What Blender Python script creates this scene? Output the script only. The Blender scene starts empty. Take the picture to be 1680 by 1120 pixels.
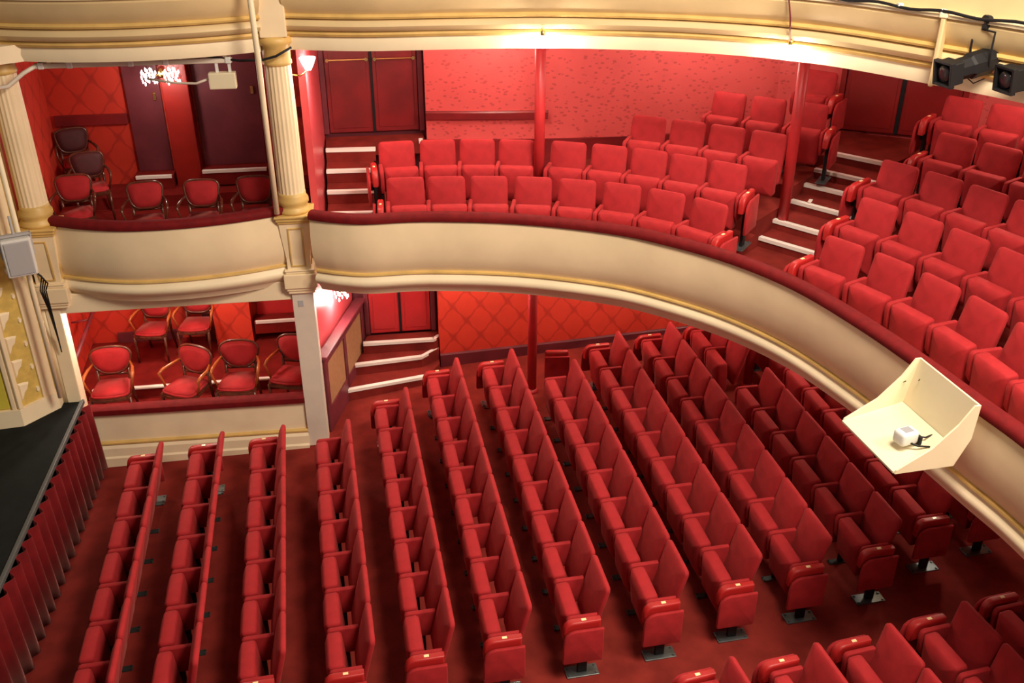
import bpy, bmesh, math, random
from mathutils import Vector, Matrix
random.seed(7)
SC = bpy.context.scene
COL = SC.collection
PI = math.pi
# ------------------------------------------------------------------ camera
cam_d = bpy.data.cameras.new('camera'); cam = bpy.data.objects.new('camera', cam_d); COL.objects.link(cam)
cam_d.sensor_width = 36.0; cam_d.lens = 36.0 * 1606.0 / 1680.0
cam_d.clip_start = 0.1; cam_d.clip_end = 200
cam.location = (0, 0, 7.17); cam.rotation_euler = (PI / 2 - 0.496, 0, -0.1464)
SC.camera = cam
# ------------------------------------------------------------------ world, exposure, large lights
SC.view_settings.view_transform = 'Standard'; SC.view_settings.look = 'None'
SC.view_settings.gamma = 1.0; SC.view_settings.use_curve_mapping = False
SC.view_settings.exposure = 0.0
w = bpy.data.worlds.new('world'); SC.world = w; w.use_nodes = True
w.node_tree.nodes['Background'].inputs[0].default_value = (1.0, 0.86, 0.74, 1)
w.node_tree.nodes['Background'].inputs[1].default_value = 0.12

def area(name, loc, target, size, power, col):
    l = bpy.data.lights.new(name, 'AREA'); l.shape = 'DISK'; l.size = size; l.energy = power; l.color = col
    o = bpy.data.objects.new(name, l); COL.objects.link(o); o.location = loc
    o.rotation_euler = (Vector(target) - Vector(loc)).to_track_quat('-Z', 'Y').to_euler()
    return o
def point(name, loc, power, col, r=0.06):
    l = bpy.data.lights.new(name, 'POINT'); l.energy = power; l.color = col; l.shadow_soft_size = r
    o = bpy.data.objects.new(name, l); COL.objects.link(o); o.location = loc
    return o
WARM = (1.0, 0.84, 0.66); WHITE = (1.0, 0.88, 0.74)
area('auditorium_chandelier_light', (3.6, 3.9, 9.6), (3.0, 7.4, 0), 2.4, 840, WARM)
area('rear_gallery_light', (7.0, 2.5, 8.5), (1.0, 9.0, 1.5), 2.0, 420, WARM)

# unseen fill lights added on the near side to brighten the balcony fronts
for p_ in ((1.6, -1.6, 4.2), (4.2, -0.4, 4.2)): point('opposite_fill_light', p_, 140, WARM, 0.25)

# ------------------------------------------------------------------ materials
def mat(name, col, rough=0.6, metal=0.0, noise=0.0, nscale=30.0, bump=0.0, sheen=0.0, emit=0.0, spec=0.5, col2=None):
    m = bpy.data.materials.new(name); m.use_nodes = True
    nt = m.node_tree; b = nt.nodes['Principled BSDF']
    b.inputs['Base Color'].default_value = (*col, 1); b.inputs['Roughness'].default_value = rough
    b.inputs['Metallic'].default_value = metal; b.inputs['Specular IOR Level'].default_value = spec
    if sheen:
        b.inputs['Sheen Weight'].default_value = sheen; b.inputs['Sheen Roughness'].default_value = 0.45
        b.inputs['Sheen Tint'].default_value = (1.0, 0.45, 0.4, 1)
    if emit:
        b.inputs['Emission Color'].default_value = (*col, 1); b.inputs['Emission Strength'].default_value = emit
    if noise or bump:
        tc = nt.nodes.new('ShaderNodeTexCoord'); n = nt.nodes.new('ShaderNodeTexNoise')
        n.inputs['Scale'].default_value = nscale; n.inputs['Detail'].default_value = 4
        nt.links.new(tc.outputs['Object'], n.inputs['Vector'])
        if noise:
            r = nt.nodes.new('ShaderNodeMix'); r.data_type = 'RGBA'
            c2 = col2 or tuple(c * (1 - noise) for c in col)
            r.inputs[6].default_value = (*c2, 1); r.inputs[7].default_value = (*col, 1)
            mr = nt.nodes.new('ShaderNodeMapRange'); mr.inputs[1].default_value = 0.35; mr.inputs[2].default_value = 0.65
            nt.links.new(n.outputs[0], mr.inputs[0]); nt.links.new(mr.outputs[0], r.inputs[0])
            nt.links.new(r.outputs[2], b.inputs['Base Color'])
        if bump:
            bp = nt.nodes.new('ShaderNodeBump'); bp.inputs['Strength'].default_value = bump; bp.inputs['Distance'].default_value = 0.01
            nt.links.new(n.outputs[0], bp.inputs['Height']); nt.links.new(bp.outputs[0], b.inputs['Normal'])
    return m

def damask(name, base, dark, pu, pv, style):
    """wallpaper: a wavy diamond lattice (style 0) or a scatter of small sprigs (style 1) over a mottled ground, laid out in metres"""
    m = bpy.data.materials.new(name); m.use_nodes = True
    nt = m.node_tree; N = nt.nodes; L = nt.links; b = N['Principled BSDF']; b.inputs['Roughness'].default_value = 0.55
    uv = N.new('ShaderNodeUVMap'); sep = N.new('ShaderNodeSeparateXYZ'); L.new(uv.outputs[0], sep.inputs[0])
    def M(op, a, c=None, clamp=False):
        n = N.new('ShaderNodeMath'); n.operation = op; n.use_clamp = clamp
        for i, v in enumerate((a, c)):
            if v is None: continue
            if isinstance(v, (int, float)): n.inputs[i].default_value = v
            else: L.new(v, n.inputs[i])
        return n.outputs[0]
    noi = N.new('ShaderNodeTexNoise'); noi.inputs['Scale'].default_value = 6 if style == 0 else 3; noi.inputs['Detail'].default_value = 5
    L.new(uv.outputs[0], noi.inputs['Vector'])
    if style == 0:
        wob = M('MULTIPLY', M('SINE', M('MULTIPLY', sep.outputs[1], 2 * PI / pv * 4)), 0.10)
        cu = M('COSINE', M('ADD', M('MULTIPLY', sep.outputs[0], 2 * PI / pu), wob)); cv = M('COSINE', M('MULTIPLY', sep.outputs[1], 2 * PI / pv))
        s = M('ABSOLUTE', M('ADD', cu, cv))
        line = M('SUBTRACT', 1.0, M('DIVIDE', s, 0.36), True)
        f = M('MULTIPLY', line, 0.58)
    else:
        v = N.new('ShaderNodeTexVoronoi'); v.inputs['Scale'].default_value = 1.0 / pu
        mp = N.new('ShaderNodeMapping'); mp.inputs['Scale'].default_value = (1, 1.9, 1); mp.inputs['Rotation'].default_value = (0, 0, 0.5)
        L.new(uv.outputs[0], mp.inputs[0]); L.new(mp.outputs[0], v.inputs['Vector'])
        n2 = N.new('ShaderNodeTexNoise'); n2.inputs['Scale'].default_value = 34; L.new(uv.outputs[0], n2.inputs['Vector'])
        f = M('MULTIPLY', M('LESS_THAN', M('ADD', v.outputs['Distance'], M('MULTIPLY', n2.outputs[0], 0.45)), 0.50), 0.42)
    f = M('ADD', f, M('MULTIPLY', M('SUBTRACT', noi.outputs[0], 0.5), 0.5), True)
    mx = N.new('ShaderNodeMix'); mx.data_type = 'RGBA'
    mx.inputs[6].default_value = (*base, 1); mx.inputs[7].default_value = (*dark, 1)
    L.new(f, mx.inputs[0]); L.new(mx.outputs[2], b.inputs['Base Color'])
    return m

M_VELVET = mat('red_velvet', (0.40, 0.020, 0.025), 0.75, noise=0.18, nscale=9, bump=0.12, sheen=0.10, spec=0.2)
M_VELVET_D = mat('dark_red_velvet', (0.17, 0.006, 0.008), 0.75, noise=0.25, nscale=12, bump=0.1, spec=0.2)
M_LEATHER = mat('red_armrest_vinyl', (0.42, 0.014, 0.014), 0.45, spec=0.5)
M_CARPET = mat('red_carpet', (0.23, 0.026, 0.020), 0.95, noise=0.3, nscale=4, bump=0.1, spec=0.1)
M_CARPET_D = mat('dark_red_carpet', (0.20, 0.012, 0.010), 0.95, noise=0.3, nscale=5, spec=0.1)
M_CREAM = mat('cream_paint', (0.92, 0.75, 0.49), 0.5, noise=0.12, nscale=1.6)
M_CREAM2 = mat('pale_cream_paint', (0.92, 0.78, 0.54), 0.5, noise=0.10, nscale=2.0)
M_CREAM_G = mat('shaded_cream_paint', (0.76, 0.58, 0.31), 0.5, noise=0.16, nscale=1.4)  # deeper cream for the gallery, its dimmer light put into the colour
M_PIER = mat('deep_red_paint', (0.30, 0.012, 0.008), 0.4, noise=0.2, nscale=3)
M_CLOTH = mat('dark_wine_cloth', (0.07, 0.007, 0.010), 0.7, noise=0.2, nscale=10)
M_GOLD = mat('gold_ochre_paint', (0.74, 0.49, 0.16), 0.45, noise=0.2, nscale=4)
M_YELLOW = mat('mustard_paint', (0.70, 0.50, 0.13), 0.5, noise=0.2, nscale=12)
M_YELLOW2 = mat('lemon_yellow_paint', (0.68, 0.58, 0.07), 0.5, noise=0.12, nscale=4)
M_WHITE = mat('off_white_paint', (0.72, 0.64, 0.54), 0.5, noise=0.08, nscale=4)
M_NOSE = mat('white_nosing', (0.85, 0.80, 0.74), 0.5)
M_MAROON = mat('maroon_paint', (0.17, 0.026, 0.038), 0.45, noise=0.25, nscale=3)
M_DOOR = mat('dark_red_door_paint', (0.25, 0.016, 0.020), 0.4, noise=0.35, nscale=2.2)
M_DOOR2 = mat('crimson_door_paint', (0.27, 0.010, 0.010), 0.4, noise=0.2, nscale=2)
M_REDP = mat('red_paint', (0.52, 0.024, 0.028), 0.45, noise=0.12, nscale=3)
M_PINK = mat('glossy_rose_red_paint', (0.64, 0.075, 0.09), 0.35, noise=0.1, nscale=3)
M_PANEL = mat('fawn_fabric_panel', (0.40, 0.20, 0.09), 0.9, noise=0.15, nscale=20)
M_BLACK = mat('black_metal', (0.010, 0.010, 0.012), 0.55, spec=0.3)
M_PLATE_D = mat('blackened_steel', (0.03, 0.036, 0.036), 0.4, metal=0.3)
M_LENS = mat('dark_lens', (0.03, 0.028, 0.032), 0.12)
M_STEEL = mat('dark_steel', (0.13, 0.15, 0.155), 0.3, metal=0.6)
M_STAGE = mat('black_stage_floor', (0.010, 0.012, 0.012), 0.8, noise=0.3, nscale=6, spec=0.15)
M_GREY = mat('grey_edge', (0.08, 0.085, 0.085), 0.5)
M_WOOD = mat('dark_mahogany', (0.13, 0.032, 0.018), 0.2, noise=0.4, nscale=14)
M_ARMW = mat('polished_orange_wood', (0.42, 0.10, 0.025), 0.2, noise=0.3, nscale=10)
M_BRASS = mat('brass', (0.80, 0.55, 0.22), 0.25, metal=1.0)
M_PLATE = mat('ivory_number_plate', (0.95, 0.78, 0.42), 0.3)
M_PLASTIC = mat('cream_plastic', (0.74, 0.66, 0.46), 0.45)
M_GREYP = mat('grey_speaker_cloth', (0.42, 0.41, 0.42), 0.7)
M_WHITEP = mat('white_plastic', (0.72, 0.72, 0.70), 0.45)
M_BULB = mat('lit_bulb', (1.0, 0.86, 0.66), 0.4, emit=30)
M_CRYSTAL = mat('lit_crystal', (1.0, 0.93, 0.86), 0.2, emit=9)
M_SHADE = mat('lit_glass_shade', (1.0, 0.93, 0.85), 0.3, emit=14)
M_CURT = mat('red_stage_curtain', (0.15, 0.005, 0.007), 0.85, noise=0.3, nscale=6, sheen=0.2, spec=0.15)
M_CEIL = mat('cream_ceiling', (0.75, 0.62, 0.45), 0.6)
M_INK = mat('grey_print', (0.28, 0.29, 0.32), 0.6)
M_WALL_L = damask('orange_red_damask', (0.72, 0.055, 0.028), (0.34, 0.016, 0.012), 0.40, 0.50, 0)
M_WALL_U = damask('rose_red_sprig_wallpaper', (0.72, 0.095, 0.095), (0.26, 0.016, 0.020), 0.095, 0.2, 1)
M_WALL_B = damask('red_damask', (0.62, 0.042, 0.022), (0.28, 0.012, 0.010), 0.40, 0.52, 0)

# ------------------------------------------------------------------ helpers
def link(name, me, parent=None):
    o = bpy.data.objects.new(name, me); COL.objects.link(o)
    if parent is not None: o.parent = parent
    return o
def obj(name, bm, m, parent=None, smooth=False):
    me = bpy.data.meshes.new(name); bmesh.ops.recalc_face_normals(bm, faces=bm.faces); bm.to_mesh(me); bm.free()
    me.materials.append(m)
    if smooth:
        for p in me.polygons: p.use_smooth = True
    return link(name, me, parent)
def thing(name, label, cat, loc=(0, 0, 0), rz=0.0, group=None):
    o = link(name, None); o.location = loc; o.rotation_euler = (0, 0, rz); o.empty_display_size = 0.1
    return tag(o, label, cat, group)
def tag(o, label, cat, group=None):
    o['label'] = label; o['category'] = cat
    if group: o['group'] = group
    return o
def struct(o): o['kind'] = 'structure'; return o
def dup(root, loc, rz, label, group=None, skip=()):
    r = root.copy(); COL.objects.link(r); r.location = loc; r.rotation_euler = (0, 0, rz); r['label'] = label
    if group: r['group'] = group
    for ch in list(root.children):
        c = ch.copy(); COL.objects.link(c); c.parent = r
        for g in ch.children:
            d = g.copy(); COL.objects.link(d); d.parent = c
    return r
def box(bm, x0, x1, y0, y1, z0, z1, M=None, bev=0.0, seg=2):
    r = bmesh.ops.create_cube(bm, size=1.0, matrix=Matrix.Translation(((x0 + x1) / 2, (y0 + y1) / 2, (z0 + z1) / 2)) @ Matrix.Diagonal((x1 - x0, y1 - y0, z1 - z0, 1)))
    vs = r['verts']
    if bev:
        es = list({e for v in vs for e in v.link_edges})
        rr = bmesh.ops.bevel(bm, geom=es, offset=bev, segments=seg, profile=0.5, affect='EDGES')
        vs = list({v for f in rr['faces'] for v in f.verts} | {v for v in vs if v.is_valid})
    if M is not None: bmesh.ops.transform(bm, matrix=M, verts=vs)
    return vs
def tube(bm, pts, r, n=8, closed=False, rads=None):
    pts = [Vector(p) for p in pts]; rings = []; N = len(pts); up = None
    for i, p in enumerate(pts):
        a = pts[(i - 1) % N] if (closed or i > 0) else p; b = pts[(i + 1) % N] if (closed or i < N - 1) else p
        t = (b - a).normalized()
        if up is None: up = Vector((0, 0, 1)) if abs(t.z) < 0.9 else Vector((1, 0, 0))
        u = up - t * up.dot(t); u.normalize(); v = t.cross(u); up = u
        rr = rads[i] if rads else r
        rings.append([bm.verts.new(p + (u * math.cos(2 * PI * k / n) + v * math.sin(2 * PI * k / n)) * rr) for k in range(n)])
    for i in range(N if closed else N - 1):
        A = rings[i]; B = rings[(i + 1) % N]
        for k in range(n): bm.faces.new((A[k], A[(k + 1) % n], B[(k + 1) % n], B[k]))
    if not closed:
        bm.faces.new(rings[0]); bm.faces.new(rings[-1])
def lathe(bm, prof, c=(0, 0), n=24, flute=0.0):
    rings = []
    for r, z in prof:
        rings.append([bm.verts.new((c[0] + (r - (flute * r if (flute and k % 2) else 0)) * math.cos(2 * PI * k / n), c[1] + (r - (flute * r if (flute and k % 2) else 0)) * math.sin(2 * PI * k / n), z)) for k in range(n)])
    for A, B in zip(rings, rings[1:]):
        for k in range(n): bm.faces.new((A[k], A[(k + 1) % n], B[(k + 1) % n], B[k]))
    bm.faces.new(rings[0]); bm.faces.new(rings[-1])
def prism(bm, poly, z0, z1, M=None):
    A = [bm.verts.new((x, y, z0)) for x, y in poly]; B = [bm.verts.new((x, y, z1)) for x, y in poly]
    n = len(poly); bm.faces.new(A); bm.faces.new(B)
    for i in range(n): bm.faces.new((A[i], A[(i + 1) % n], B[(i + 1) % n], B[i]))
    if M is not None: bmesh.ops.transform(bm, matrix=M, verts=A + B)
    return A + B
def smooth_path(P, sub=6):
    out = []
    for i in range(len(P) - 1):
        p0 = Vector(P[max(i - 1, 0)]); p1 = Vector(P[i]); p2 = Vector(P[i + 1]); p3 = Vector(P[min(i + 2, len(P) - 1)])
        for k in range(sub):
            t = k / sub
            out.append(0.5 * ((2 * p1) + (p2 - p0) * t + (2 * p0 - 5 * p1 + 4 * p2 - p3) * t * t + (3 * p1 - p0 - 3 * p2 + p3) * t ** 3))
    out.append(Vector(P[-1])); return out
def normals(P):
    N = []
    for i in range(len(P)):
        t = (P[min(i + 1, len(P) - 1)] - P[max(i - 1, 0)]).normalized(); N.append(Vector((-t.y, t.x)))
    return N                                                    # pointing away from the hall
def sweep(bm, P, prof):
    N = normals(P); rings = []
    for p, n in zip(P, N):
        rings.append([bm.verts.new((p.x + n.x * d, p.y + n.y * d, z)) for d, z in prof])
    m = len(prof)
    for A, B in zip(rings, rings[1:]):
        for k in range(m): bm.faces.new((A[k], A[(k + 1) % m], B[(k + 1) % m], B[k]))
    bm.faces.new(rings[0]); bm.faces.new(rings[-1])
def offset(P, d):
    return [Vector((p.x + n.x * d, p.y + n.y * d)) for p, n in zip(P, normals(P))]
def wall(name, P, z0, z1, m, parent=None, th=0.1):
    """a wall standing on a plan path, with its paper laid out in metres along it; the thickness goes away from the hall"""
    P = [Vector(p) for p in P]; me_v = []; me_f = []; uvs = []
    B = offset(P, th); s = 0.0
    for i in range(len(P) - 1):
        l = (P[i + 1] - P[i]).length
        a, b, c, d = P[i], P[i + 1], B[i + 1], B[i]
        k = len(me_v)
        me_v += [(a.x, a.y, z0), (b.x, b.y, z0), (b.x, b.y, z1), (a.x, a.y, z1), (d.x, d.y, z0), (c.x, c.y, z0), (c.x, c.y, z1), (d.x, d.y, z1)]
        for f in ((0, 1, 2, 3), (5, 4, 7, 6), (3, 2, 6, 7), (1, 0, 4, 5)): me_f.append(tuple(k + j for j in f))
        q = [(s, z0), (s + l, z0), (s + l, z1), (s, z1)]; uvs += q + q + q + q; s += l
    for k, (i, flip) in ((0, (0, 0)), (8 * (len(P) - 2), (1, 1))):
        me_f.append((k, k + 3, k + 7, k + 4) if not i else (k + 1, k + 5, k + 6, k + 2)); uvs += [(0, 0)] * 4
    me = bpy.data.meshes.new(name); me.from_pydata(me_v, [], me_f); me.materials.append(m)
    ul = me.uv_layers.new(name='UVMap')
    for i, q in enumerate(uvs): ul.data[i].uv = q
    o = link(name, me, parent)
    return o if parent else struct(o)
def rrect(w, h, r, n):
    pts = []
    for cx, cy, a in ((w / 2 - r, h / 2 - r, 0), (-w / 2 + r, h / 2 - r, PI / 2), (-w / 2 + r, -h / 2 + r, PI), (w / 2 - r, -h / 2 + r, 3 * PI / 2)):
        for k in range(n): 
            t = a + PI / 2 * k / (n - 1); pts.append((cx + r * math.cos(t), cy + r * math.sin(t)))
    return pts
def pillow(bm, wd, h, t, r, M, taper=0.0, bulge=0.015, n=5, tb=0.0):
    """an upholstered slab: width on Y, height on Z, thickness on X, its face towards -X; taper narrows the top, tb the bottom"""
    e = min(0.03, t * 0.3); rings = [(0.34 * min(wd, h), -t / 2 - bulge), (0.14 * min(wd, h), -t / 2 - bulge * 0.75), (0.035, -t / 2), (0.010, -t / 2 + e * 0.45), (0.0, -t / 2 + e), (0.0, t / 2 - e), (0.008, t / 2 - e * 0.35), (0.024, t / 2)]
    R = []
    for ins, x in rings:
        vs = []
        for u, v in rrect(wd - 2 * ins, h - 2 * ins, max(r - ins * 0.6, 0.012), n):
            s = 1.0 - taper * max(0, v / h + 0.1) - tb * max(0, -v / h - 0.05)
            vs.append(bm.verts.new(M @ Vector((x, u * s, v))))
        R.append(vs)
    for A, B in zip(R, R[1:]):
        for k in range(len(A)): bm.faces.new((A[k], A[(k + 1) % len(A)], B[(k + 1) % len(A)], B[k]))
    bm.faces.new(R[0]); bm.faces.new(R[-1])
def prism_xz(bm, poly, y0, y1, bev=0.0, seg=2):
    A = [bm.verts.new((x, y0, z)) for x, z in poly]; B = [bm.verts.new((x, y1, z)) for x, z in poly]; n = len(poly)
    F = [bm.faces.new(A), bm.faces.new(B)] + [bm.faces.new((A[i], A[(i + 1) % n], B[(i + 1) % n], B[i])) for i in range(n)]
    if bev:
        es = [e for f in F[:2] for e in f.edges]
        bmesh.ops.bevel(bm, geom=es, offset=bev, segments=seg, profile=0.5, affect='EDGES')
def T(x, y, z): return Matrix.Translation((x, y, z))
def RY(a): return Matrix.Rotation(a, 4, 'Y')
def RZ(a): return Matrix.Rotation(a, 4, 'Z')
ORD = 'first second third fourth fifth sixth seventh eighth ninth tenth eleventh twelfth thirteenth'.split()

# ================================================================== THE SETTING
SLOPE = 0.0347
def fz(x): return SLOPE * (x + 0.5)
# stalls floor, one raked slab
bm = bmesh.new()
vs = prism(bm, [(-3.66, -3), (9.6, -3), (9.6, 13.0), (-3.66, 13.0)], -0.15, 0.0)
for v in vs: v.co.z += fz(v.co.x)
struct(obj('floor', bm, M_CARPET))
# walls of the stalls level
wall('wall_rear', [(9.4, 12.3), (9.4, -3)], -0.1, 8.5, M_REDP)
wall('wall_far', [(0.78, 12.42), (2.6, 12.56), (4.6, 12.75), (9.4, 12.9)], 0.0, 2.5, M_WALL_L)
bm = bmesh.new(); sweep(bm, [Vector(p) for p in [(0.78, 12.42), (2.6, 12.56), (4.6, 12.75), (9.4, 12.9)]], [(-0.03, 0.05), (-0.03, 0.24), (-0.015, 0.26), (0, 0.26), (0, 0.05)])
struct(obj('baseboard_far', bm, M_MAROON))
wall('wall_far_behind_doors', [(-0.75, 12.78), (0.9, 12.78)], 0.0, 2.5, M_MAROON)
# partition between the low box and the stalls
PART = [(-0.80, 11.0), (-0.30, 12.66)]
wall('wall_partition', [(-0.92, 11.0), (-0.42, 12.66)], 0.0, 2.3, M_PINK, th=0.06)
# circle: the curved tiers
ROWA = smooth_path([(-0.95, 10.98), (0.12, 10.94), (1.11, 10.88), (2.1, 10.67), (2.9, 10.27), (3.47, 9.85), (4.05, 9.2), (4.45, 8.59), (4.95, 7.62), (5.22, 6.58), (5.3, 5.5), (5.2, 4.2)], 5)
FRONT1 = smooth_path([(-0.76, 10.46), (-0.62, 10.385), (-0.45, 10.31), (-0.12, 10.22), (0.55, 10.2), (1.54, 9.98), (2.47, 9.56), (3.01, 9.13), (3.49, 8.59), (3.86, 7.93), (4.1, 7.15), (4.26, 6.38), (4.37, 5.68), (4.45, 5.18), (4.48, 4.5), (4.42, 3.6), (4.3, 2.9)], 5)
WALLC = smooth_path([(0.76, 13.16), (1.6, 13.04), (2.4, 12.96), (3.5, 12.9), (4.6, 12.95), (5.6, 12.85)], 4) + [Vector(p) for p in [(6.36, 12.62), (7.75, 11.86), (8.5, 11.0), (8.95, 9.8), (9.2, 8.0), (9.3, 5.0)]]
def tier(name, inner, outer, z0, z1):
    poly = [(p.x, p.y) for p in inner] + [(p.x, p.y) for p in reversed(outer)]
    if name == 'floor_circle':
        bm = bmesh.new(); prism(bm, poly, z0, z1); return struct(obj(name, bm, M_CARPET))
    d = Vector((1.36, 1.23)).normalized(); n = Vector((-d.y, d.x, 0))
    for base_pt, sgn in (((4.53, 10.37, 0), 1), ((5.09, 9.66, 0), -1)):
        bm = bmesh.new(); prism(bm, poly, z0, z1)
        r = bmesh.ops.bisect_plane(bm, geom=bm.verts[:] + bm.edges[:] + bm.faces[:], plane_co=base_pt, plane_no=n * sgn, clear_inner=True)
        bmesh.ops.holes_fill(bm, edges=[e for e in bm.edges if e.is_boundary])
        if bm.faces: struct(obj(name, bm, M_CARPET))
        else: bm.free()
TZ = [2.57, 2.75, 2.93, 3.11, 3.29]
def edge(k):
    d = 0.14 + 0.87 * (k - 1)
    return offset(ROWA, d)
def clip(P, pred): return [p for p in P if pred(p)]
back0 = [Vector(p) for p in [(-0.85, 13.3), (0.76, 13.2)]] + WALLC[1:]
floor_poly_in = offset(FRONT1, 0.30)
tier('floor_circle', floor_poly_in, back0, 2.50, TZ[0])
for k in range(1, 5):
    e = clip(edge(k), lambda p: p.x > (0.02 if k < 2 else 2.6 if k == 2 else 3.9 if k == 3 else 5.0))
    outer = clip(back0, lambda p: p.x > e[0].x)
    tier('floor_circle_tier', e, [Vector((e[0].x, 13.1))] + outer, TZ[k - 1] + 0.001, TZ[k])
bm = bmesh.new(); prism(bm, [(4.55, 12.4), (5.36, 11.66), (5.86, 11.58), (6.5, 12.45), (5.6, 12.86), (4.65, 12.95)], 3.10, 3.294); struct(obj('floor_circle_landing', bm, M_CARPET))
wall('wall_circle', [tuple(p) for p in WALLC], 2.45, 5.3, M_WALL_U)
wall('wall_circle_side', [(-0.66, 11.05), (-0.62, 13.4)], 2.4, 5.3, M_PINK, th=0.08)
wall('wall_circle_door_bay', [(-0.75, 13.42), (0.86, 13.42)], 2.45, 5.3, M_MAROON)
# brown skirting along the circle wall
bm = bmesh.new(); sweep(bm, WALLC[:21], [(-0.03, 2.76), (-0.03, 3.22), (0.0, 3.22), (0.0, 2.76)]); struct(obj('baseboard_circle', bm, M_DOOR))
# ceilings: under the circle and under the gallery
bm = bmesh.new(); prism(bm, [(p.x, p.y) for p in offset(FRONT1, 0.42)] + [(9.4, 2.9), (9.4, 13.1), (-0.8, 13.1)], 2.34, 2.40); struct(obj('ceiling_under_circle', bm, M_CEIL))
FRONT2 = smooth_path([(-0.78, 10.83), (0.0, 10.64), (1.0, 10.59), (1.87, 10.52), (2.55, 10.36), (3.27, 10.13), (3.96, 9.78), (4.42, 9.42), (4.74, 9.06), (5.03, 8.64), (5.31, 8.2), (5.60, 7.7), (5.88, 7.0), (6.0, 6.2), (6.0, 5.0)], 5)
bm = bmesh.new(); prism(bm, [(p.x, p.y) for p in offset(FRONT2, 0.2)] + [(9.4, 5.0), (9.4, 13.6), (-0.8, 13.6)], 5.2, 5.3); struct(obj('ceiling_under_gallery', bm, M_CEIL))

# boxes: floors and walls
def slab(name, x0, x1, y0, y1, z0, z1, m):
    bm = bmesh.new(); box(bm, x0, x1, y0, y1, z0, z1); return struct(obj(name, bm, m))
slab('floor_low_box', -4.4, -0.95, 10.92, 12.15, -0.05, 0.06, M_CARPET_D)
slab('floor_low_box_platform', -4.4, -0.5, 12.15, 13.6, -0.05, 0.22, M_CARPET_D)
slab('floor_upper_box', -4.2, -0.75, 11.08, 13.4, 2.38, 2.585, M_CARPET_D)
slab('floor_upper_box_step', -4.2, -0.72, 12.75, 13.4, 2.585, 2.74, M_CARPET_D)
wall('wall_low_box_back', [(-4.3, 13.55), (-0.4, 13.55)], 0.0, 2.4, M_WALL_B)
wall('wall_low_box_side', [(-4.15, 10.95), (-4.3, 13.55)], 0.0, 2.4, M_WALL_B)
wall('wall_upper_box_back', [(-4.1, 13.3), (-0.7, 13.3)], 2.45, 5.3, M_WALL_B)
wall('wall_upper_box_side', [(-3.95, 10.95), (-4.1, 13.3)], 2.45, 5.3, M_WALL_B)
slab('ceiling_low_box', -4.4, -0.8, 10.9, 13.6, 2.30, 2.37, M_CEIL)
slab('ceiling_upper_box', -4.4, -0.8, 10.9, 13.6, 5.2, 5.3, M_CEIL)

# ------------------------------------------------------------------ doors
def double_door(name, P0, P1, z0, z1, m, bars=False, gap=0.03, frame=M_MAROON, fw=0.07):
    root = struct(link(name, None))
    a = Vector(P0); b = Vector(P1); L = (b - a).length; d = (b - a).normalized()
    M = Matrix.Translation((a.x, a.y, 0)) @ RZ(math.atan2(d.y, d.x))
    bm = bmesh.new()
    box(bm, -fw, 0, -0.05, 0.05, z0, z1 + fw, M, 0.008); box(bm, L, L + fw, -0.05, 0.05, z0, z1 + fw, M, 0.008); box(bm, 0, L, -0.05, 0.05, z1, z1 + fw, M, 0.008)
    obj('door_frame', bm, frame, root)
    for x0, x1 in ((0.008, L / 2 - gap / 2), (L / 2 + gap / 2, L - 0.008)):
        bm = bmesh.new(); box(bm, x0, x1, -0.02, 0.025, z0 + 0.01, z1 - 0.006, M, 0.006)
        box(bm, x0 + 0.05, x1 - 0.05, -0.028, -0.015, z0 + 0.07, z1 - 0.09, M, 0.006)
        lf = obj('door_leaf', bm, m, root)
        if bars:
            bm = bmesh.new(); zb = z0 + 1.0
            tube(bm, [M @ Vector((x0 + 0.04, -0.08, zb)), M @ Vector((x1 - 0.04, -0.08, zb))], 0.011)
            for x in (x0 + 0.04, x1 - 0.04):
                tube(bm, [M @ Vector((x, -0.02, zb)), M @ Vector((x, -0.095, zb))], 0.024, 10)
            obj('push_bar', bm, M_BRASS, lf)
    bm = bmesh.new(); box(bm, L / 2 - gap / 2, L / 2 + gap / 2, -0.035, 0.03, z0 + 0.005, z1 - 0.006, M); obj('meeting_strip', bm, M_BLACK, root)
    return root
double_door('door_1', (-0.55, 13.38), (0.68, 13.38), 3.29, 5.15, M_DOOR, True)
double_door('door_2', (-0.20, 12.68), (0.68, 12.68), 0.53, 2.3, M_REDP)
da = Vector((6.42, 12.53)); db = Vector((7.72, 11.82))
double_door('door_3', da, db, 3.30, 5.1, M_DOOR2, False, 0.05, M_DOOR2)
# upper box back wall: two maroon door panels either side of a red pier
def flat_door(name, x0, x1, y, z0, z1, m):
    root = struct(link(name, None))
    bm = bmesh.new(); box(bm, x0, x1, y - 0.05, y, z0, z1, None, 0.006); lf = obj('door_leaf', bm, m, root)
    bm = bmesh.new(); box(bm, x1 - 0.10, x1 - 0.06, y - 0.075, y - 0.045, z0 + 0.95, z0 + 1.05, None, 0.006); obj('door_handle', bm, M_BRASS, lf)
    bm = bmesh.new(); box(bm, x0 - 0.01, x1 + 0.01, y - 0.30, y - 0.26, z0 - 0.03, z0 + 0.015, None, 0.004); obj('white_nosing', bm, M_NOSE, root)
    bm = bmesh.new(); box(bm, x0 - 0.03, x1 + 0.03, y - 0.29, y, z0 - 0.2, z0, None, 0.004); obj('door_step', bm, M_CARPET_D, root)
    return root
flat_door('door_4', -3.10, -2.66, 13.29, 2.92, 5.1, M_MAROON)
flat_door('door_5', -2.24, -1.42, 13.29, 2.96, 5.1, M_MAROON)
flat_door('door_6', -1.86, -0.95, 13.54, 0.55, 2.28, M_REDP)
bm = bmesh.new(); box(bm, -2.60, -2.27, 13.05, 13.29, 2.72, 5.18, None, 0.01); struct(obj('wall_pier', bm, M_PIER))
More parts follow.
